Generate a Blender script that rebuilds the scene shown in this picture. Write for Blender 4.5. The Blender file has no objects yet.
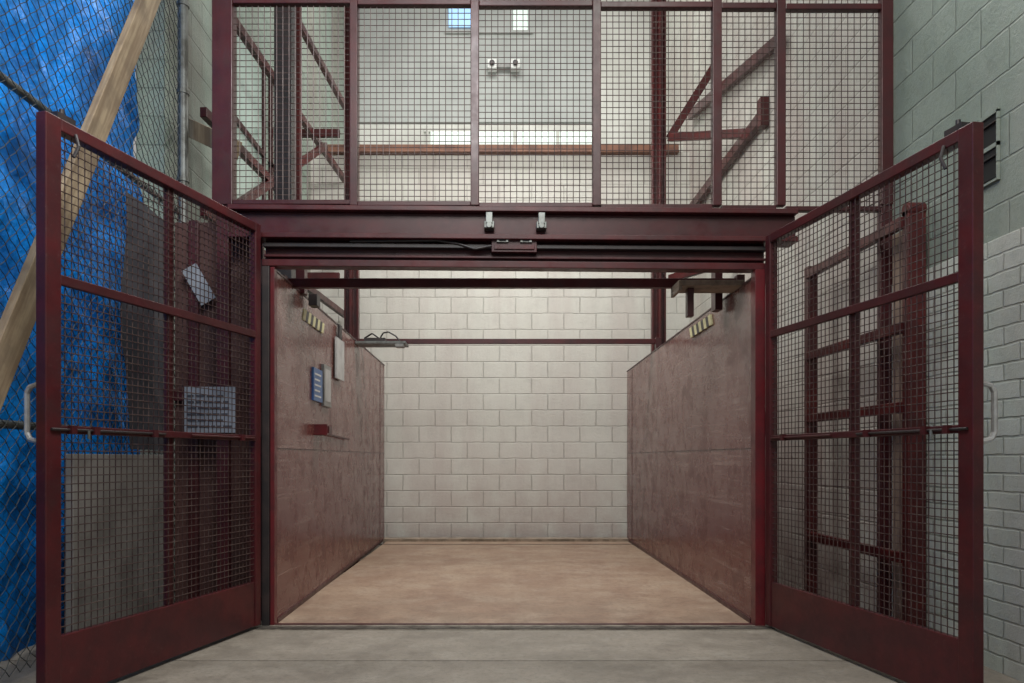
import bpy, math, random
from mathutils import Vector, Matrix
random.seed(4)
S = bpy.context.scene
try:
    S.view_settings.view_transform = 'Standard'
except Exception: pass

# ------------------------------------------------------------ materials
def newmat(name):
    m = bpy.data.materials.new(name); m.use_nodes = True
    nt = m.node_tree; b = nt.nodes['Principled BSDF']
    return m, nt, b
def N(nt, t, **kw):
    n = nt.nodes.new(t)
    for k, v in kw.items():
        if k in n.inputs.keys(): n.inputs[k].default_value = v
        else: setattr(n, k, v)
    return n
def rgba(c): return (c[0], c[1], c[2], 1)
def mix(nt, fac, a, b, mode='MIX'):
    n = nt.nodes.new('ShaderNodeMix'); n.data_type = 'RGBA'; n.blend_type = mode
    for i, v in ((0, fac), (6, a), (7, b)):
        if isinstance(v, (int, float)): n.inputs[i].default_value = v
        elif isinstance(v, tuple): n.inputs[i].default_value = rgba(v)
        else: nt.links.new(v, n.inputs[i])
    return n.outputs[2]
def ramp(nt, src, p0, p1, c0=(0,0,0), c1=(1,1,1)):
    r = nt.nodes.new('ShaderNodeValToRGB'); e = r.color_ramp.elements
    e[0].position = p0; e[1].position = p1; e[0].color = rgba(c0); e[1].color = rgba(c1)
    nt.links.new(src, r.inputs[0]); return r.outputs[0]
def noise(nt, vec, scale, detail=4, rough=.6, stretch=None):
    if stretch:
        mp = nt.nodes.new('ShaderNodeMapping'); mp.inputs['Scale'].default_value = stretch
        nt.links.new(vec, mp.inputs[0]); vec = mp.outputs[0]
    n = N(nt, 'ShaderNodeTexNoise', Scale=scale, Detail=detail, Roughness=rough)
    nt.links.new(vec, n.inputs['Vector']); return n.outputs[0]
def objco(nt): return nt.nodes.new('ShaderNodeTexCoord').outputs['Object']
def bump(nt, b, h, strength=.3, dist=.01):
    n = N(nt, 'ShaderNodeBump', Strength=strength, Distance=dist)
    nt.links.new(h, n.inputs['Height']); nt.links.new(n.outputs[0], b.inputs['Normal'])
def zmask(nt, co, axis, a, b, amt, nscale=3):
    """noise-broken grime mask, strongest at coordinate a, gone at b"""
    sp = nt.nodes.new('ShaderNodeSeparateXYZ'); nt.links.new(co, sp.inputs[0])
    mr = N(nt, 'ShaderNodeMapRange'); mr.inputs[1].default_value = a; mr.inputs[2].default_value = b
    mr.inputs[3].default_value = amt; mr.inputs[4].default_value = 0
    nt.links.new(sp.outputs[axis], mr.inputs[0])
    mu = N(nt,'ShaderNodeMath',operation='MULTIPLY'); nt.links.new(mr.outputs[0],mu.inputs[0])
    nt.links.new(ramp(nt, noise(nt,co,nscale,7,.7),.36,.58),mu.inputs[1])
    return mu.outputs[0]

def mat_simple(name, c, c2=None, scale=8, rough=.5, metal=0, lo=.42, hi=.62, bmp=0, stretch=None, spec=None):
    m, nt, b = newmat(name); co = objco(nt)
    n = noise(nt, co, scale, 6, .65, stretch)
    f = ramp(nt, n, lo, hi)
    col = mix(nt, f, c, c2 if c2 else tuple(x*.75 for x in c))
    nt.links.new(col, b.inputs['Base Color'])
    b.inputs['Roughness'].default_value = rough; b.inputs['Metallic'].default_value = metal
    if spec is not None: b.inputs['Specular IOR Level'].default_value = spec
    if bmp: bump(nt, b, n, bmp, .005)
    return m

def mat_masonry(name, axis, bw, rh, c1, c2, mortar, stain, stain_amt=.6, msize=.008, dirt=.5, stretch=(1.2,1.2,.25), bs=.7, low=None):
    m, nt, b = newmat(name); co = objco(nt)
    sp = nt.nodes.new('ShaderNodeSeparateXYZ'); nt.links.new(co, sp.inputs[0])
    cb = nt.nodes.new('ShaderNodeCombineXYZ')
    nt.links.new(sp.outputs[axis], cb.inputs[0]); nt.links.new(sp.outputs[2], cb.inputs[1])
    br = N(nt, 'ShaderNodeTexBrick', Scale=1.0)
    br.inputs['Color1'].default_value = rgba(c1); br.inputs['Color2'].default_value = rgba(c2)
    br.inputs['Mortar'].default_value = rgba(mortar)
    br.inputs['Mortar Size'].default_value = msize; br.inputs['Mortar Smooth'].default_value = .6
    br.inputs['Brick Width'].default_value = bw; br.inputs['Row Height'].default_value = rh
    wn = N(nt, 'ShaderNodeTexNoise', Scale=9, Detail=3); nt.links.new(co, wn.inputs['Vector'])
    vm = N(nt, 'ShaderNodeVectorMath', operation='MULTIPLY_ADD')
    nt.links.new(wn.outputs[1], vm.inputs[0]); vm.inputs[1].default_value=(.014,.014,0); nt.links.new(cb.outputs[0], vm.inputs[2])
    nt.links.new(vm.outputs[0], br.inputs['Vector'])
    n1 = noise(nt, co, 1.5, 5, .6, stretch)
    fill = ramp(nt, noise(nt, co, 3, 6, .7), .4, .6, (0,0,0), (.6,)*3)
    base = mix(nt, fill, br.outputs[0], c1)
    col = mix(nt, ramp(nt, n1, .42, .66, (0,0,0), (stain_amt,)*3), base, stain)
    n2 = noise(nt, co, 5, 10, .8)
    col = mix(nt, ramp(nt, n2, .48, .68, (0,0,0), (dirt,)*3), col, tuple(x*.6 for x in c1))
    n4 = noise(nt, co, 25, 8, .8)
    col = mix(nt, ramp(nt, n4, .56, .66, (0,0,0), (dirt*.7,)*3), col, tuple(x*.45 for x in c1))
    if low: col = mix(nt, zmask(nt, co, 2, low[1], low[2], low[3]), col, low[0])
    nt.links.new(col, b.inputs['Base Color']); b.inputs['Roughness'].default_value = .5
    inv = N(nt, 'ShaderNodeMath', operation='MULTIPLY'); inv.inputs[1].default_value = -1.0
    nt.links.new(br.outputs[1], inv.inputs[0])
    n3 = noise(nt, co, 35, 7, .75)
    ad = N(nt, 'ShaderNodeMath', operation='MULTIPLY_ADD'); ad.inputs[1].default_value = .8
    nt.links.new(n3, ad.inputs[0]); nt.links.new(inv.outputs[0], ad.inputs[2])
    bump(nt, b, ad.outputs[0], bs, .009)
    return m

M = {}
def maroon_paint(name, c1, c2, wear):
    m, nt, b = newmat(name); co = objco(nt)
    a = noise(nt, co, 4, 7, .7); s = noise(nt, co, 22, 9, .85); d = noise(nt, co, 9, 8, .75); f = noise(nt, co, 60, 6, .8)
    col = mix(nt, ramp(nt, a, .4, .6), c1, c2)
    col = mix(nt, ramp(nt, d, .48, .66, (0,0,0), (.5,)*3), col, (.03,.01,.011))
    col = mix(nt, ramp(nt, s, .57, .65, (0,0,0), (wear,)*3), col, (.12,.06,.055))
    col = mix(nt, ramp(nt, f, .62, .67, (0,0,0), (wear,)*3), col, (.2,.14,.13))
    nt.links.new(col, b.inputs['Base Color'])
    nt.links.new(ramp(nt, d, .38, .62, (.28,)*3, (.45,)*3), b.inputs['Roughness'])
    b.inputs['Specular IOR Level'].default_value = .4
    bump(nt, b, s, .12, .003)
    return m
M['maroon'] = maroon_paint('maroon_paint', (.058,.0105,.0125), (.04,.009,.0105), .15)
M['shaftred'] = maroon_paint('shaft_red_paint', (.08,.01,.01), (.045,.008,.009), .12)
M['jambred'] = maroon_paint('jamb_red_paint', (.12,.011,.015), (.075,.009,.012), .2)
M['scuff'] = maroon_paint('maroon_paint_scuffed', (.072,.0105,.0125), (.046,.009,.011), .28)
def panel_mat():
    m, nt, b = newmat('car_panel_paint'); co = objco(nt)
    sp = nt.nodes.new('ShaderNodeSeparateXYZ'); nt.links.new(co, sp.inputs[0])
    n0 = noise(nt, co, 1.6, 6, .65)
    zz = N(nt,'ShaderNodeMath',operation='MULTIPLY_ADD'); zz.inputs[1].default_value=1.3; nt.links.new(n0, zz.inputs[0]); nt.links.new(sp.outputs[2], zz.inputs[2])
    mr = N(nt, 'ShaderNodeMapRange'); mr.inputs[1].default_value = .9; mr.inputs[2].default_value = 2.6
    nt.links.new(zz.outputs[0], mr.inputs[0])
    col = mix(nt, mr.outputs[0], (.095,.01,.012), (.155,.06,.052))  # grey reflection painted into the maroon, stronger toward the top
    s = noise(nt, co, 3, 9, .7, (1, .5, 2.5))
    col = mix(nt, ramp(nt, s, .46, .64, (0,0,0), (.4,)*3), col, (.18,.09,.075))
    s2 = noise(nt, co, 9, 7, .8, (1, .1, 4))
    col = mix(nt, ramp(nt, s2, .54, .6, (0,0,0), (.45,)*3), col, (.27,.18,.155))
    s3 = noise(nt, co, 22, 9, .85)
    col = mix(nt, ramp(nt, s3, .58, .65, (0,0,0), (.45,)*3), col, (.25,.16,.14))
    s4 = noise(nt, co, 5, 9, .8)
    col = mix(nt, ramp(nt, s4, .52, .64, (0,0,0), (.5,)*3), col, (.05,.012,.013))
    nt.links.new(col, b.inputs['Base Color'])
    nt.links.new(ramp(nt, s4, .36, .64, (.12,)*3, (.38,)*3), b.inputs['Roughness'])
    b.inputs['Specular IOR Level'].default_value = .48
    bump(nt, b, noise(nt, co, 2.2, 2, .5), .25, .02)
    return m
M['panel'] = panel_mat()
M['dark'] = mat_simple('dark_steel', (.015,.012,.013), (.03,.02,.02), 9, .45)
M['black'] = mat_simple('black_void', (.004,.004,.004), (.007,.006,.006), 5, .8)  # flat black painted for the shade inside vent, slots and sill gap
M['wire'] = mat_simple('mesh_wire', (.045,.021,.02), (.09,.06,.052), 14, .45, .2)
M['galv'] = mat_simple('galvanised_steel', (.2,.21,.2), (.1,.1,.09), 10, .45, .7)
M['fencewire'] = mat_simple('fence_wire', (.05,.055,.05), (.025,.025,.025), 10, .5, .5)
M['chrome'] = mat_simple('chrome_handle', (.6,.6,.6), (.4,.4,.4), 10, .3, .6)
M['grey'] = mat_simple('grey_box', (.28,.28,.27), (.18,.18,.17), 10, .5)
M['white'] = mat_simple('white_plastic', (.75,.76,.74), (.6,.6,.58), 8, .5)
M['paper'] = mat_simple('paper', (.5,.5,.49), (.4,.4,.39), 8, .7)
M['signblue'] = mat_simple('sign_blue', (.03,.1,.3), (.04,.14,.36), 8, .35)
M['signgrey'] = mat_simple('sign_grey', (.24,.26,.3), (.18,.2,.23), 8, .5)
M['ink'] = mat_simple('ink', (.05,.055,.07), (.04,.045,.06), 8, .6)
M['yellow'] = mat_simple('yellow_tape', (.68,.64,.36), (.5,.46,.26), 20, .5)
M['tan'] = mat_simple('rusty_tan_steel', (.2,.09,.055), (.11,.05,.036), 6, .6)
M['decklip'] = mat_simple('deck_lip', (.28,.22,.165), (.13,.1,.07), 7, .55)
M['sill'] = mat_simple('sill_plate', (.27,.24,.2), (.1,.085,.07), 9, .4, .4)
M['board'] = mat_simple('drywall_board', (.25,.235,.215), (.16,.15,.135), 3, .7)
M['darkcloth'] = mat_simple('dark_cloth', (.02,.022,.03), (.04,.035,.04), 4, .8)
M['brownboard'] = mat_simple('brown_board', (.075,.03,.026), (.04,.016,.015), 4, .7, 0, .4, .65, .3, (1,1,.2))
M['tanboard'] = mat_simple('weathered_tan_board', (.24,.17,.125), (.1,.055,.045), 6, .8, 0, .4, .65, .5, (1,1,.3))
M['upgrey'] = mat_simple('upper_grey_wall', (.46,.48,.465), (.38,.4,.385), 1.2, .7)
M['upwhite'] = mat_simple('upper_white_wall', (.64,.64,.6), (.54,.54,.5), 1.5, .7)
def wood():
    m, nt, b = newmat('lumber'); co = objco(nt)
    g = noise(nt, co, 3, 6, .6, (10, 10, .8)); g2 = noise(nt, co, 3, 5, .6)
    col = mix(nt, ramp(nt, g, .38, .6), (.3,.23,.145), (.18,.125,.075))
    col = mix(nt, ramp(nt, g2, .46, .62, (0,0,0), (.7,)*3), col, (.11,.078,.05))
    nt.links.new(col, b.inputs['Base Color']); b.inputs['Roughness'].default_value = .7
    bump(nt, b, g, .2, .003); return m
M['wood'] = wood()
def tarp():
    m, nt, b = newmat('blue_tarp_plastic'); co = objco(nt)
    a = noise(nt, co, 2.2, 7, .7)
    col = mix(nt, ramp(nt, a, .38, .6), (.003,.12,.42), (.003,.28,.88))
    w = noise(nt, co, 2.5, 7, .7)
    col = mix(nt, ramp(nt, w, .55, .68, (0,0,0), (.8,)*3), col, (.01,.025,.06))
    nt.links.new(col, b.inputs['Base Color']); b.inputs['Roughness'].default_value = .42
    bump(nt, b, noise(nt, co, 4, 5, .55), .9, .07); return m
M['tarp'] = tarp()
def concrete():
    m, nt, b = newmat('concrete_floor'); co = objco(nt)
    a = noise(nt, co, 1.6, 9, .75); s = noise(nt, co, 35, 8, .8); blot=noise(nt,co,5,9,.8); dk=noise(nt,co,2.6,9,.8)
    col = mix(nt, ramp(nt, a, .4, .6), (.26,.225,.185), (.185,.16,.13))
    col = mix(nt, ramp(nt, blot, .5, .62, (0,0,0), (.35,)*3), col, (.33,.3,.255))
    col = mix(nt, ramp(nt, s, .5, .64, (0,0,0), (.6,)*3), col, (.12,.1,.083))
    col = mix(nt, ramp(nt, dk, .5, .64, (0,0,0), (.5,)*3), col, (.105,.088,.072))
    nt.links.new(col, b.inputs['Base Color'])
    nt.links.new(ramp(nt, dk, .4, .62, (.65,)*3, (.45,)*3), b.inputs['Roughness'])
    bump(nt, b, s, .4, .005); return m
M['concrete'] = concrete()
def deck():
    m, nt, b = newmat('car_deck'); co = objco(nt)
    a = noise(nt, co, 1.3, 8, .7); s = noise(nt, co, 28, 9, .85); l = noise(nt, co, 3, 6, .65); w=noise(nt,co,5,9,.8)
    col = mix(nt, ramp(nt, a, .4, .6), (.33,.235,.165), (.25,.16,.11))
    col = mix(nt, ramp(nt, l, .48, .62, (0,0,0), (.5,)*3), col, (.38,.3,.225))
    col = mix(nt, ramp(nt, s, .5, .62, (0,0,0), (.6,)*3), col, (.13,.075,.052))
    col = mix(nt, ramp(nt, w, .49, .62, (0,0,0), (.5,)*3), col, (.17,.09,.062))
    col = mix(nt, zmask(nt, co, 1, 4.35, 5.6, .6, 4), col, (.12,.075,.052))
    nt.links.new(col, b.inputs['Base Color']); b.inputs['Roughness'].default_value = .5
    bump(nt, b, s, .35, .004); return m
M['deck'] = deck()
M['back'] = mat_masonry('painted_block_back', 0, .4, .2, (.59,.58,.53), (.565,.555,.505), (.42,.41,.37), (.45,.385,.36), .5, .008, .25, (1.6,1.6,.22), .8, ((.36,.26,.24),0,1.3,.45))
M['rshaft'] = mat_masonry('painted_block_shaft', 1, .4, .2, (.53,.52,.47), (.48,.47,.43), (.34,.33,.29), (.34,.26,.24), .6, .008, .45, (1.2,1.2,.4), .9, ((.22,.13,.12),0,2.0,.6))
M['lshaft'] = mat_masonry('green_block_shaft', 1, .4, .2, (.3,.37,.32), (.25,.32,.27), (.17,.21,.18), (.25,.17,.15), .6)
M['green'] = mat_masonry('green_lit_block_near', 1, .4, .2, (.235,.275,.235), (.205,.25,.21), (.13,.155,.13), (.31,.31,.28), .75, .007, .45)  # greenish light on this wall is worked into the block colour
M['brick'] = mat_masonry('whitewashed_brick', 1, .22, .085, (.54,.57,.52), (.45,.5,.44), (.22,.25,.21), (.39,.31,.3), .7, .007, .5)

# ------------------------------------------------------------ geometry builder
class G:
    def __init__(s): s.v=[]; s.f=[]; s.m=[]; s.mats=[]
    def mi(s, k):
        if k not in s.mats: s.mats.append(k)
        return s.mats.index(k)
    def hexa(s, pts, k):
        o=len(s.v); s.v+= [tuple(p) for p in pts]; i=s.mi(k)
        for f in ((0,3,2,1),(4,5,6,7),(0,1,5,4),(1,2,6,5),(2,3,7,6),(3,0,4,7)):
            s.f.append(tuple(o+a for a in f)); s.m.append(i)
    def box(s, x0,x1,y0,y1,z0,z1,k):
        s.hexa([(x0,y0,z0),(x1,y0,z0),(x1,y1,z0),(x0,y1,z0),(x0,y0,z1),(x1,y0,z1),(x1,y1,z1),(x0,y1,z1)],k)
    def beam(s, p0,p1,w,h,k,up=(0,0,1)):
        p0=Vector(p0);p1=Vector(p1);d=(p1-p0).normalized();u=Vector(up)
        if abs(d.dot(u))>.99: u=Vector((0,1,0))
        a=d.cross(u).normalized()*w/2; b=a.cross(d).normalized()*h/2
        s.hexa([p0-a-b,p0+a-b,p0+a+b,p0-a+b,p1-a-b,p1+a-b,p1+a+b,p1-a+b],k)
    def cyl(s,p0,p1,r,k,n=12,cap=True):
        p0=Vector(p0);p1=Vector(p1);d=(p1-p0).normalized();u=Vector((0,0,1)) if abs(d.z)<.9 else Vector((0,1,0))
        a=d.cross(u).normalized();b=a.cross(d).normalized();o=len(s.v);i=s.mi(k)
        for p in (p0,p1):
            for j in range(n):
                t=2*math.pi*j/n; s.v.append(tuple(p+a*r*math.cos(t)+b*r*math.sin(t)))
        for j in range(n):
            q=(j+1)%n; s.f.append((o+j,o+q,o+n+q,o+n+j)); s.m.append(i)
        if cap:
            s.f.append(tuple(o+j for j in reversed(range(n)))); s.f.append(tuple(o+n+j for j in range(n))); s.m+=[i,i]
    def tube(s,pts,r,k,n=8):
        for a,b in zip(pts,pts[1:]): s.cyl(a,b,r,k,n)
    def mesh_panel(s,x0,x1,z0,z1,y,p,r,k,tilt=0):
        nx=max(1,round((x1-x0)/p)); nz=max(1,round((z1-z0)/p))
        for i in range(1,nx):
            x=x0+(x1-x0)*i/nx; s.cyl((x,y-r,z0),(x,y-r,z1),r,k,5,False)
        for i in range(1,nz):
            z=z0+(z1-z0)*i/nz; s.cyl((x0,y+r,z),(x1,y+r,z),r,k,5,False)
    def obj(s,name,parent=None,bevel=0):
        me=bpy.data.meshes.new(name); me.from_pydata(s.v,[],s.f)
        for k in s.mats: me.materials.append(M[k])
        me.polygons.foreach_set('material_index',s.m); me.update()
        o=bpy.data.objects.new(name,me); S.collection.objects.link(o)
        if parent: o.parent=parent
        if bevel:
            b=o.modifiers.new('bevel','BEVEL'); b.width=bevel; b.segments=2; b.limit_method='ANGLE'
        return o
def empty(name, loc=(0,0,0)):
    e=bpy.data.objects.new(name,None); e.location=loc; S.collection.objects.link(e); return e

# ------------------------------------------------------------ room shell
g=G(); g.box(-3.6,2.6,-.6,3.62,-.15,0,'concrete'); g.box(-3.6,2.6,3.63,4.385,-.15,0,'concrete'); g.box(-3.6,2.6,3.62,3.63,-.15,-.006,'dark')
g.box(-3.6,2.6,4.385,11.2,-.4,-.25,'concrete'); g.obj('floor')
g=G(); g.box(-1.42,1.6,4.27,4.383,0,.005,'sill'); g.box(-1.42,1.6,4.285,4.292,.005,.008,'dark'); g.box(-1.42,1.6,4.32,4.327,.005,.008,'dark'); g.obj('door_sill')
g=G(); g.box(-2.5,2.5,9.12,9.35,-.25,4.8,'back'); g.obj('wall_back')
g=G(); g.box(-2.6,2.6,11.2,11.4,4.6,8.6,'upgrey'); g.box(-2.6,2.6,9.35,11.2,4.6,4.8,'upgrey')
g.box(-2.6,1.55,11.15,11.2,6.1,6.14,'upgrey'); g.box(1.5,2.6,11.1,11.2,4.8,8.6,'upwhite'); g.box(-2.6,1.5,11.15,11.2,4.8,6.06,'upwhite')
g.obj('wall_upper_back')
g=G(); g.box(2.35,2.55,4.45,11.2,-.25,8.6,'rshaft'); g.obj('wall_right')
g=G(); g.box(2.35,2.55,-.6,4.45,2.03,5.2,'green'); g.box(2.33,2.55,-.6,4.45,0,2.03,'brick'); g.obj('wall_right_hall')
g=G(); g.box(-2.55,-2.35,5.15,11.2,-.25,8.6,'lshaft'); g.obj('wall_left')
g=G(); g.box(-2.2,2.2,9.04,9.12,4.76,4.86,'tan'); g.box(-2.2,2.2,9.0,9.04,4.75,4.77,'tan'); g.obj('trim_1',bevel=.005)
def glass_mat(name,c,st):
    m,nt,b=newmat(name); b.inputs['Base Color'].default_value=rgba(c)
    b.inputs['Emission Color'].default_value=rgba(c); b.inputs['Emission Strength'].default_value=st
    b.inputs['Roughness'].default_value=.2; return m
M['glass']=glass_mat('daylit_glass',(.75,.85,.8),.4)
M['glassd']=glass_mat('dim_glass',(.35,.45,.4),.12)
M['glassb']=glass_mat('daylit_glass_blue',(.4,.65,.95),.6)
g=G()
for x0,x1 in ((-1.05,-.45),(-.4,.2),(.25,.85),(.9,1.4)):
    g.box(x0,x1,11.12,11.14,5.68,5.94,'glass')
g.box(-1.15,1.45,11.12,11.15,5.62,5.68,'upwhite'); g.box(-1.15,1.45,11.12,11.15,5.94,6.0,'upwhite')
for x in (-1.1,-.425,.225,.875,1.43): g.box(x-.02,x+.02,11.11,11.15,5.62,6.0,'upwhite')
g.obj('window_1')
g=G(); g.box(-.78,-.42,11.16,11.18,7.55,7.85,'glassb'); g.box(.2,.42,11.16,11.18,7.5,7.85,'glass')
g.box(-.84,.5,11.16,11.2,7.46,7.5,'upgrey'); g.box(-.84,.5,11.16,11.2,7.85,7.9,'upgrey')
g.obj('window_2')
g=G()
for x in (-.12,.23):
    g.box(x-.07,x+.07,11.04,11.17,6.86,7.0,'white'); g.cyl((x,11.0,6.93),(x,11.04,6.93),.04,'dark')
g.box(-.05,.16,11.1,11.17,6.9,6.96,'grey')
g.obj('emergency_light',bevel=.01)

# ------------------------------------------------------------ gate doors
def gate(name,hinge,ang,L,H,s):
    e=empty(name,(hinge[0],hinge[1],0)); e.rotation_euler=(0,0,ang)
    t=.025; g=G(); st=.075
    g.box(0,.05,-t,t,.02,H,'scuff'); g.box(L-st,L,-t,t,.02,H,'scuff')
    g.box(.05,L-st,-t,t,H-.05,H,'scuff')
    ya,yb=sorted((-s*.022,s*.002)); g.box(L/2-.026,L/2+.026,ya,yb,.28,H-.05,'maroon')
    for z,h in ((1.72,.042),(1.115,.033)):
        ya,yb=sorted((s*.002,s*.024))
        g.box(.05,L-st,ya,yb,z-h/2,z+h/2,'maroon')
    g.box(.05,L-st,-t*.7,t*.7,.02,.28,'scuff')
    g.obj('frame',e,.004)
    w=G()
    for z0,z1 in ((.28,1.0975),(1.1325,1.6975),(1.7425,H-.05)):
        w.mesh_panel(.05,L-st,z0,z1,s*.009,.034,.0024,'wire')
    w.obj('wire_mesh',e)
    h=G(); ys=-s
    pts=[(L-.03,ys*.024,1.06),(L-.03,ys*.085,1.075),(L-.03,ys*.1,1.1),(L-.03,ys*.1,1.26),(L-.03,ys*.085,1.285),(L-.03,ys*.024,1.3)]
    h.tube(pts,.011,'chrome')
    h.box(L-.055,L-.008,ys*.025-.003,ys*.025+.003,1.03,1.33,'dark')
    h.cyl((L*.55,s*.032,1.115),(L-.02,s*.032,1.115),.006,'dark'); h.cyl((.08,s*.032,1.115),(L*.42,s*.032,1.115),.006,'maroon')
    for x in (L*.6,L-.12,L-.24,.2): h.box(x-.014,x+.014,min(s*.02,s*.045),max(s*.02,s*.045),1.098,1.132,'maroon')
    h.cyl((L-.2,s*.038,1.115),(L-.2,s*.038,1.08),.006,'galv')
    for z in (.25,1.2,2.1): h.cyl((-.012,0,z-.07),(-.012,0,z+.07),.016,'dark')
    h.box(L-.15,L-.06,-.02,.02,H,H+.025,'dark'); h.cyl((L-.1,0,H),(L-.1,0,H+.05),.01,'dark')
    h.tube([(L-.14,s*.03,H-.04),(L-.14,s*.045,H-.09),(L-.12,s*.04,H-.14)],.007,'dark')
    h.obj('hardware',e)
    return e
gate('mesh_gate_door',(-1.43,4.33),math.atan2(-1.43,-.383),1.48,2.37,1)
gate('mesh_gate_door',(1.585,4.33),math.atan2(-1.485,.271),1.505,2.305,-1)

# ------------------------------------------------------------ header beam
e=empty('door_header_beam'); e.location=(0,0,2.3); e.rotation_euler=(0,.008,0)
g=G()
g.box(-1.62,1.77,4.36,4.5,.165,.195,'scuff'); g.box(-1.62,1.77,4.41,4.43,.03,.165,'maroon'); g.box(-1.62,1.77,4.36,4.5,.0,.03,'scuff')
g.box(-1.42,1.6,4.45,4.47,-.12,0,'maroon'); g.box(-1.42,1.6,4.38,4.47,-.165,-.125,'scuff')
g.box(-1.42,1.6,4.40,4.45,-.045,-.02,'dark'); g.box(-1.42,1.6,4.42,4.45,-.1,-.085,'maroon')
g.obj('channel',e,.004)
g=G()
for x in (-.065,.245):
    g.box(x-.03,x+.03,4.34,4.41,.06,.1,'galv'); g.box(x-.02,x+.02,4.33,4.36,.085,.15,'galv'); g.cyl((x,4.33,.075),(x,4.345,.075),.018,'galv')
g.obj('latch_keepers',e,.003)
g=G(); g.box(-.05,.22,4.385,4.45,-.07,.03,'maroon'); g.box(-.035,.205,4.376,4.386,-.055,-.03,'scuff')
g.box(-.02,.05,4.372,4.385,-.015,.01,'galv'); g.box(.12,.19,4.372,4.385,-.015,.01,'galv'); g.box(-.005,.035,4.369,4.373,-.01,.005,'black'); g.box(.135,.175,4.369,4.373,-.01,.005,'black')
g.tube([(-.05,4.40,-.03),(-.15,4.40,-.05),(-.25,4.40,-.02),(-.38,4.40,.0),(-.6,4.40,-.005),(-.9,4.40,-.01)],.009,'dark')
g.obj('door_lock',e,.003)

g=G(); g.box(-1.415,-1.37,4.36,4.44,0,2.14,'dark'); g.box(-1.37,-1.345,4.38,4.44,0,2.14,'jambred'); g.obj('door_jamb',bevel=.003)
g=G(); g.box(1.515,1.575,4.36,4.44,0,2.12,'jambred'); g.obj('door_jamb',bevel=.003)

# ------------------------------------------------------------ transom mesh partition
e=empty('wire_mesh_partition'); g=G(); w=G()
posts=[(-1.65,.12),(-.87,.045),(-.15,.05),(.575,.05),(1.29,.055),(1.67,.055),(2.3,.07)]
for x,wd in posts:
    z0=0 if wd>.1 or x>2 else 2.5
    g.box(x-wd/2,x+wd/2,4.36,4.36+max(.05,wd*.7),z0 if z0 else 2.505,4.3,'maroon')
for x in (-1.65,2.3):
    g.box(x-.035,x+.035,4.37,4.42,0,2.505,'maroon')
for a,b in zip(posts,posts[1:]):
    xa=a[0]+a[1]/2; xb=b[0]-b[1]/2
    zb=2.505-.012*(xa+xb)/2
    g.box(xa,xb,4.365,4.41,zb-.012,zb+.016,'maroon')
    zt=3.715-.011*((xa+xb)/2+1)
    g.box(xa,xb,4.365,4.41,zt-.015,zt+.02,'maroon')
    w.mesh_panel(xa,xb,zb+.016,zt-.015,4.39,.037,.0025,'wire')
    w.mesh_panel(xa,xb,zt+.02,4.28,4.39,.037,.0025,'wire')
g.obj('frame',e,.004); w.obj('wire_mesh',e)

# ------------------------------------------------------------ elevator car
e=empty('elevator_car')
g=G(); g.box(-1.36,1.53,4.40,8.96,-.1,.0,'deck'); g.box(-1.36,1.53,4.385,4.40,-.1,-.015,'black')
g.box(-1.40,1.54,8.80,8.98,-.1,.03,'decklip'); g.box(-1.4,1.54,8.5,8.515,-.01,.003,'dark')
g.box(-1.36,1.53,4.40,4.44,-.01,.003,'maroon')
g.obj('deck',e)
def panel(xa,xb,H0,H1,sgn,name):
    g=G(); ya,yb=4.45,8.96; o=.04*sgn
    def X(y): return xa+(xb-xa)*(y-ya)/(yb-ya)
    g.hexa([(xa,ya,0),(xb,yb,0),(xb+o,yb,0),(xa+o,ya,0),(xa,ya,H0),(xb,yb,H1),(xb+o,yb,H1),(xa+o,ya,H0)] if sgn>0 else
           [(xa+o,ya,0),(xb+o,yb,0),(xb,yb,0),(xa,ya,0),(xa+o,ya,H0),(xb+o,yb,H1),(xb,yb,H1),(xa,ya,H0)],'panel')
    def H(y): return H0+(H1-H0)*(y-ya)/(yb-ya)
    n=-sgn*.003
    g.box(min(X(8.6),X(8.6)+n),max(X(8.6),X(8.6)+n),8.6,8.61,.02,H(8.6)-.02,'maroon')
    g.beam((xa+n/2,ya,1.06),(xb+n/2,yb,1.06),.003,.006,'maroon')
    g.beam((xa+o/2,ya,H0+.006),(xb+o/2,yb,H1+.006),.05,.012,'maroon')
    g.beam((xa+n,ya,.015),(xb+n,yb,.015),.01,.03,'maroon')
    for y in (4.5,6.1,7.2,8.9):
        a=X(y)+o; g.box(min(a,a+sgn*.02),max(a,a+sgn*.02),y-.03,y+.03,0,H(y),'maroon')
    g.obj(name,e,.002)
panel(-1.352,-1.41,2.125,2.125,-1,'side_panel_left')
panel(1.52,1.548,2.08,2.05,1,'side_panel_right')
g=G()
g.box(-1.40,1.56,4.82,4.87,2.12,2.18,'scuff'); g.box(-1.40,1.56,4.87,4.93,2.17,2.18,'scuff')
g.box(-1.42,1.58,7.33,7.37,2.14,2.19,'scuff'); g.box(-1.42,1.58,7.37,7.43,2.18,2.19,'scuff')
for x in (-1.43,1.575):
    g.box(x-.025,x+.025,4.8,4.87,2.05,2.2,'maroon'); g.box(x-.025,x+.025,7.3,7.37,2.0,2.2,'maroon')
g.box(1.12,1.53,4.60,4.82,2.08,2.115,'decklip'); g.box(1.12,1.14,4.60,4.82,2.05,2.08,'decklip')
g.box(1.19,1.23,4.66,4.72,1.9,2.08,'maroon'); g.box(1.45,1.5,4.95,5.05,2.0,2.3,'maroon')
g.box(-1.39,-1.33,5.0,5.08,2.12,2.3,'maroon'); g.box(-1.33,-1.27,5.1,5.2,2.06,2.14,'dark')
g.obj('crosshead',e,.003)
g=G()
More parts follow.
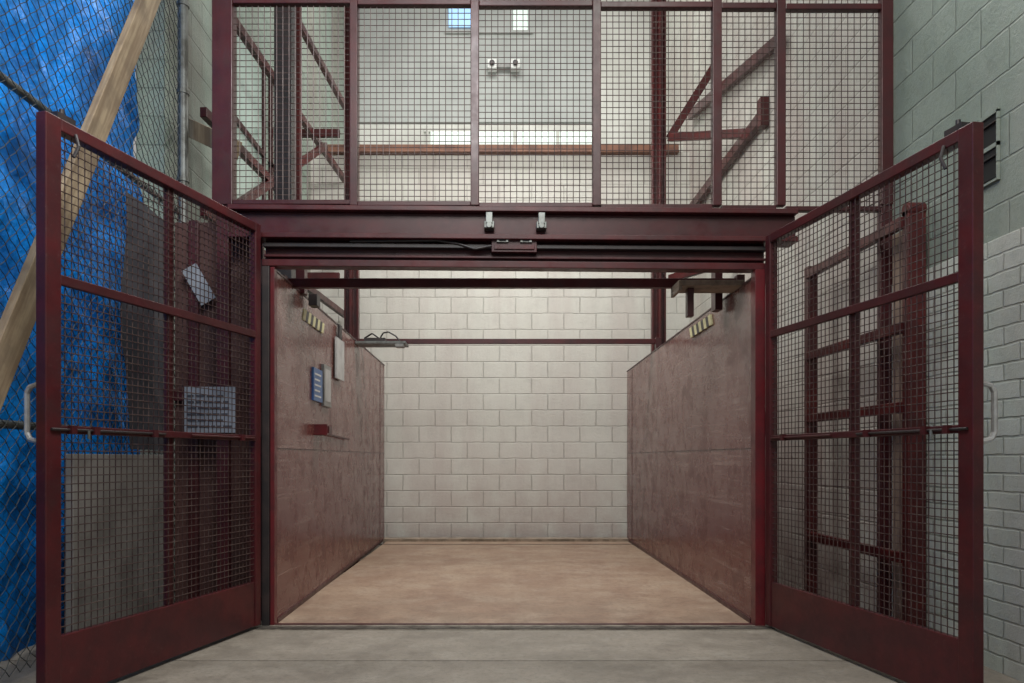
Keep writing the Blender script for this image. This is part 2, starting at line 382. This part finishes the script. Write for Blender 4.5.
for sx,xx,y0 in ((1,-1.366,5.05),(-1,1.524,5.25)):
    n=9
    for i in range(n):
        a=y0+i*.065; k='yellow' if i%2==0 else 'dark'
        g.hexa([(xx,a,1.955),(xx+sx*.012,a,1.955),(xx+sx*.012,a+.065,1.955),(xx,a+.065,1.955),
                (xx,a+.04,2.035),(xx+sx*.012,a+.04,2.035),(xx+sx*.012,a+.105,2.035),(xx,a+.105,2.035)],k)
g.obj('hazard_stripe',e)
g=G(); g.box(-1.38,-.9,7.0,7.25,2.09,2.115,'galv'); g.box(-1.3,-1.1,7.02,7.15,2.115,2.15,'dark'); g.box(-1.0,-.92,7.0,7.1,2.06,2.09,'grey')
g.tube([(-1.15,7.05,2.15),(-1.12,7.05,2.2),(-1.07,7.05,2.21),(-1.0,7.05,2.17),(-.96,7.05,2.12)],.008,'dark')
g.tube([(-1.3,7.05,2.15),(-1.22,7.02,2.19),(-1.15,7.03,2.14)],.008,'dark')
g.obj('junction_tray',e,.003)
g=G(); g.box(-1.368,-1.348,5.32,5.58,1.42,1.66,'signblue')
for i in range(5): g.box(-1.349,-1.346,5.35,5.53-.03*(i%2),1.45+i*.04,1.462+i*.04,'white')
g.obj('instruction_sign',e)
g=G(); g.box(-1.372,-1.345,5.62,5.86,1.4,1.72,'grey'); g.box(-1.346,-1.343,5.65,5.83,1.44,1.69,'paper'); g.obj('document_holder',e)
g=G(); g.box(-1.36,-1.345,6.05,6.35,1.66,2.0,'paper'); g.box(-1.36,-1.343,6.15,6.25,2.0,2.12,'dark'); g.obj('notice_sheet',e)
g=G(); g.box(-1.375,-1.27,5.40,5.56,1.17,1.25,'jambred'); g.cyl((-1.35,5.56,1.19),(-1.36,6.6,1.17),.01,'maroon'); g.box(-1.28,-1.262,5.43,5.53,1.185,1.235,'scuff')
g.obj('gate_switch',e,.003)

# ------------------------------------------------------------ guide rails & bracing
def tee(name,x,y,sgn,h=8.4):
    g=G(); g.box(x-.06,x+.06,y-.01,y+.01,-.25,h,'shaftred'); g.box(x-.012,x+.012,y-.1,y,-.25,h,'shaftred'); g.box(x-.06,x+.06,y+.01,y+.03,-.25,h,'shaftred')
    g.box(x-.075,x-.055,y-.05,y+.03,-.25,h,'shaftred'); g.box(x+.055,x+.075,y-.05,y+.03,-.25,h,'shaftred')
    g.obj(name,None,.003)
tee('guide_rail',-1.57,7.8,-1); tee('guide_rail',1.70,7.9,1)
g=G()
g.beam((1.80,7.8,4.4),(2.3,6.9,4.05),.05,.08,'shaftred'); g.beam((1.80,7.8,4.4),(2.3,7.8,5.2),.05,.08,'shaftred')
g.beam((2.3,8.9,5.15),(2.3,6.0,4.43),.05,.1,'shaftred'); g.beam((2.3,9.0,4.0),(2.3,6.5,4.0),.06,.1,'shaftred')
g.beam((1.80,7.8,2.9),(2.3,7.2,2.95),.05,.08,'shaftred'); g.box(2.27,2.345,6.4,6.5,3.9,4.15,'shaftred')
g.obj('rail_bracket',None,.003)
g=G()
g.box(-1.80,-1.66,5.85,5.99,-.25,8.4,'dark')
g.box(-1.95,-1.88,6.9,6.98,-.25,8.4,'shaftred'); g.box(-2.15,-2.05,5.6,5.68,-.25,8.4,'shaftred')
for z in (2.75,3.45,4.4,5.3):
    g.beam((-2.1,5.2,z),(-1.9,9.0,z),.05,.07,'shaftred')
g.beam((-2.1,5.5,2.8),(-1.9,8,4.4),.05,.07,'shaftred')
g.beam((-2.3,7.7,4.4),(-1.68,7.7,4.4),.05,.08,'shaftred'); g.beam((-2.3,7.7,2.9),(-1.68,7.7,2.9),.05,.08,'shaftred')
g.obj('shaft_steel_frame',None,.004)
g=G()
for y in (6.4,7.5):
    g.box(-2.348,-2.335,y,y+.8,3.2,4.8,'glassd'); g.box(-2.348,-2.31,y-.05,y,3.15,4.85,'maroon'); g.box(-2.348,-2.31,y+.8,y+.85,3.15,4.85,'maroon'); g.box(-2.348,-2.31,y-.05,y+.85,3.95,4.0,'maroon')
g.obj('window_3')

# ------------------------------------------------------------ left of opening
e=empty('hoistway_side_panel')
g=G(); g.box(-2.0,-1.46,4.52,4.56,0,2.45,'brownboard'); g.box(-1.9,-1.84,4.48,4.52,0,2.45,'maroon'); g.box(-2.0,-1.72,4.48,4.52,1.35,1.42,'maroon')
g.obj('board',e,.003)
g=G(); g.beam((-1.89,4.465,2.16),(-1.77,4.465,1.95),.005,.10,'signgrey',(1,0,.6)); g.obj('tilted_notice',e)
g=G(); g.box(-1.86,-1.56,4.33,4.345,1.15,1.42,'signgrey')
random.seed(2)
for i in range(6):
    z=1.18+i*.036; x=-1.84
    while x<-1.62:
        l=random.uniform(.02,.06); g.box(x,x+l,4.326,4.33,z,z+.012,'ink'); x+=l+.012
g.obj('warning_sign')
g=G(); g.box(-2.1,-2.06,3.55,4.62,.0,1.02,'board'); g.obj('drywall_board',None,.004)
def sheet(name,x,y0,y1,z0,z1,amp,fr,k,ny=70,nz=90,seed=0,dx=None):
    g=G(); i=g.mi(k)
    from mathutils import noise as mn
    for a in range(nz+1):
        for b in range(ny+1):
            y=y0+(y1-y0)*b/ny; z=z0+(z1-z0)*a/nz
            d=amp*mn.fractal(Vector((seed+y*fr,z*fr*.45,seed)),1,2,5)+amp*.4*mn.noise(Vector((y*fr*3+z*fr*2.2,z*fr*1.5,seed)))
            yy=y
            if dx: yy=y+dx*mn.noise(Vector((0,z*1.2,b*.02)))
            g.v.append((x+d,yy,z))
    for a in range(nz):
        for b in range(ny):
            o=a*(ny+1)+b; g.f.append((o,o+1,o+ny+2,o+ny+1)); g.m.append(i)
    ob=g.obj(name)
    for p in ob.data.polygons: p.use_smooth=True
    return ob
sheet('blue_tarp',-2.42,.6,5.02,0.02,4.6,.1,1.9,'tarp',150,160,3)
sheet('dark_tarp',-2.11,4.12,4.7,1.05,2.5,.02,4,'darkcloth',30,40,7,.15)
e=empty('lumber_brace')
g=G(); g.box(-.019,.019,-.07,.07,0,5.1,'wood'); o=g.obj('plank',e,.004)
p0=Vector((-2.0,2.18,0.0)); p1=Vector((-2.0,4.65,4.45)); d=(p1-p0)
e.location=p0; e.rotation_euler=(-math.atan2(d.y,d.z),0,0)
g=G(); g.beam((-2.28,5.3,3.4),(-1.75,4.9,3.05),.04,.12,'wood'); g.obj('timber_strut',None,.003)

# chain link fence
e=empty('chain_link_fence'); g=G(); X=-2.17; w=.036
ny=int((5.0-.7)/w); i0=g.mi('fencewire'); r=.0025
for i in range(ny):
    ya=.7+i*w; pts=[]
    for k in range(int(4.2/w)+1):
        right=(k+i)%2==0
        pts.append(Vector((X+(.004 if k%2 else -.004), ya+(w+.002 if right else -.002), .03+k*w)))
    o=len(g.v)
    for p in pts:
        for ax,az in ((-r,0),(0,-r*1.2),(r,0),(0,r*1.2)): g.v.append((p.x+ax,p.y+az,p.z))
    for k in range(len(pts)-1):
        for j in range(4):
            q=(j+1)%4; g.f.append((o+4*k+j,o+4*k+q,o+4*k+4+q,o+4*k+4+j)); g.m.append(i0)
g.obj('link_mesh',e)
g=G()
for y in (5.03,2.3): g.cyl((X,y,0),(X,y,4.4),.035,'galv',16)
for z in (2.68,1.15,4.25): g.cyl((X-.03,.7,z),(X-.03,5.03,z),.02,'galv')
for z in (.5,1.1,1.7,2.3,2.9,3.5,4.1): g.cyl((X,5.03,z-.012),(X,5.03,z+.012),.042,'galv',16)
g.obj('pipe_frame',e)

# ------------------------------------------------------------ right side rack frame
e=empty('steel_rack_frame')
g=G()
g.box(2.22,2.32,4.0,4.06,0,2.36,'shaftred'); g.cyl((2.22,4.03,2.36),(2.32,4.03,2.36),.04,'shaftred',16)
g.box(2.18,2.25,5.2,5.27,-.25,2.36,'shaftred')
for z in (.45,1.28,1.72,2.3):
    g.beam((2.22,4.05,z),(2.19,5.23,z),.04,.06,'shaftred')
g.obj('uprights_and_rails',e,.004)
g=G(); g.box(2.295,2.325,4.08,4.30,0.0,2.3,'tanboard'); g.obj('weathered_board',e,.004)
g=G()
for z0 in (2.33,2.49):
    g.box(2.342,2.348,3.46,3.62,z0,z0+.14,'black')
    g.beam((2.338,3.46,z0+.1),(2.338,3.62,z0+.1),.012,.006,'dark')
for a,b,c,d in ((3.45,3.46,2.32,2.64),(3.62,3.63,2.32,2.64),(3.45,3.63,2.31,2.32),(3.45,3.63,2.47,2.49),(3.45,3.63,2.63,2.65)): g.box(2.335,2.348,a,b,c,d,'green')
g.obj('wall_vent')

# ------------------------------------------------------------ lights
def area(name,loc,tgt,sx,sy,p,c=(1,1,1)):
    l=bpy.data.lights.new(name,'AREA'); l.shape='RECTANGLE'; l.size=sx; l.size_y=sy; l.energy=p; l.color=c
    o=bpy.data.objects.new(name,l); S.collection.objects.link(o); o.location=loc
    o.rotation_euler=(Vector(tgt)-Vector(loc)).to_track_quat('-Z','Y').to_euler(); return o
area('shaft_skylight',(0,7.6,8.5),(0,7.6,0),3.2,2.6,290,(1,.99,.95))
area('hall_overhead_fill',(0,.6,4.6),(0,5.5,1.2),3,1.4,115,(1,.97,.91))  # added unseen lamp overhead, fills the opening from the front
area('above_car_light',(0.1,6.4,4.6),(0.1,8.9,.8),1.4,.6,78,(1,.98,.93))  # area light above the roofless car, aimed at the back wall
area('hall_side_light',(-.2,2.0,4.4),(-3,3.6,1.2),1.2,.8,85,(.95,.98,1))
area('green_wall_fill',(1.0,2.6,4.8),(2.4,3.8,2.8),.8,.8,20,(.88,1,.92))  # added green-tinted fill for the upper right wall, no fixture there
wd=bpy.data.worlds.new('World'); S.world=wd; wd.use_nodes=True
wd.node_tree.nodes['Background'].inputs[0].default_value=(1,.98,.95,1); wd.node_tree.nodes['Background'].inputs[1].default_value=.38

# ------------------------------------------------------------ camera
c=bpy.data.cameras.new('camera'); co=bpy.data.objects.new('camera',c); S.collection.objects.link(co)
co.location=(0,0,1.0); co.rotation_euler=(math.pi/2,0,0)
c.sensor_width=36; c.lens=25.84; c.shift_x=.0117; c.shift_y=.1138; c.clip_start=.05
S.camera=co
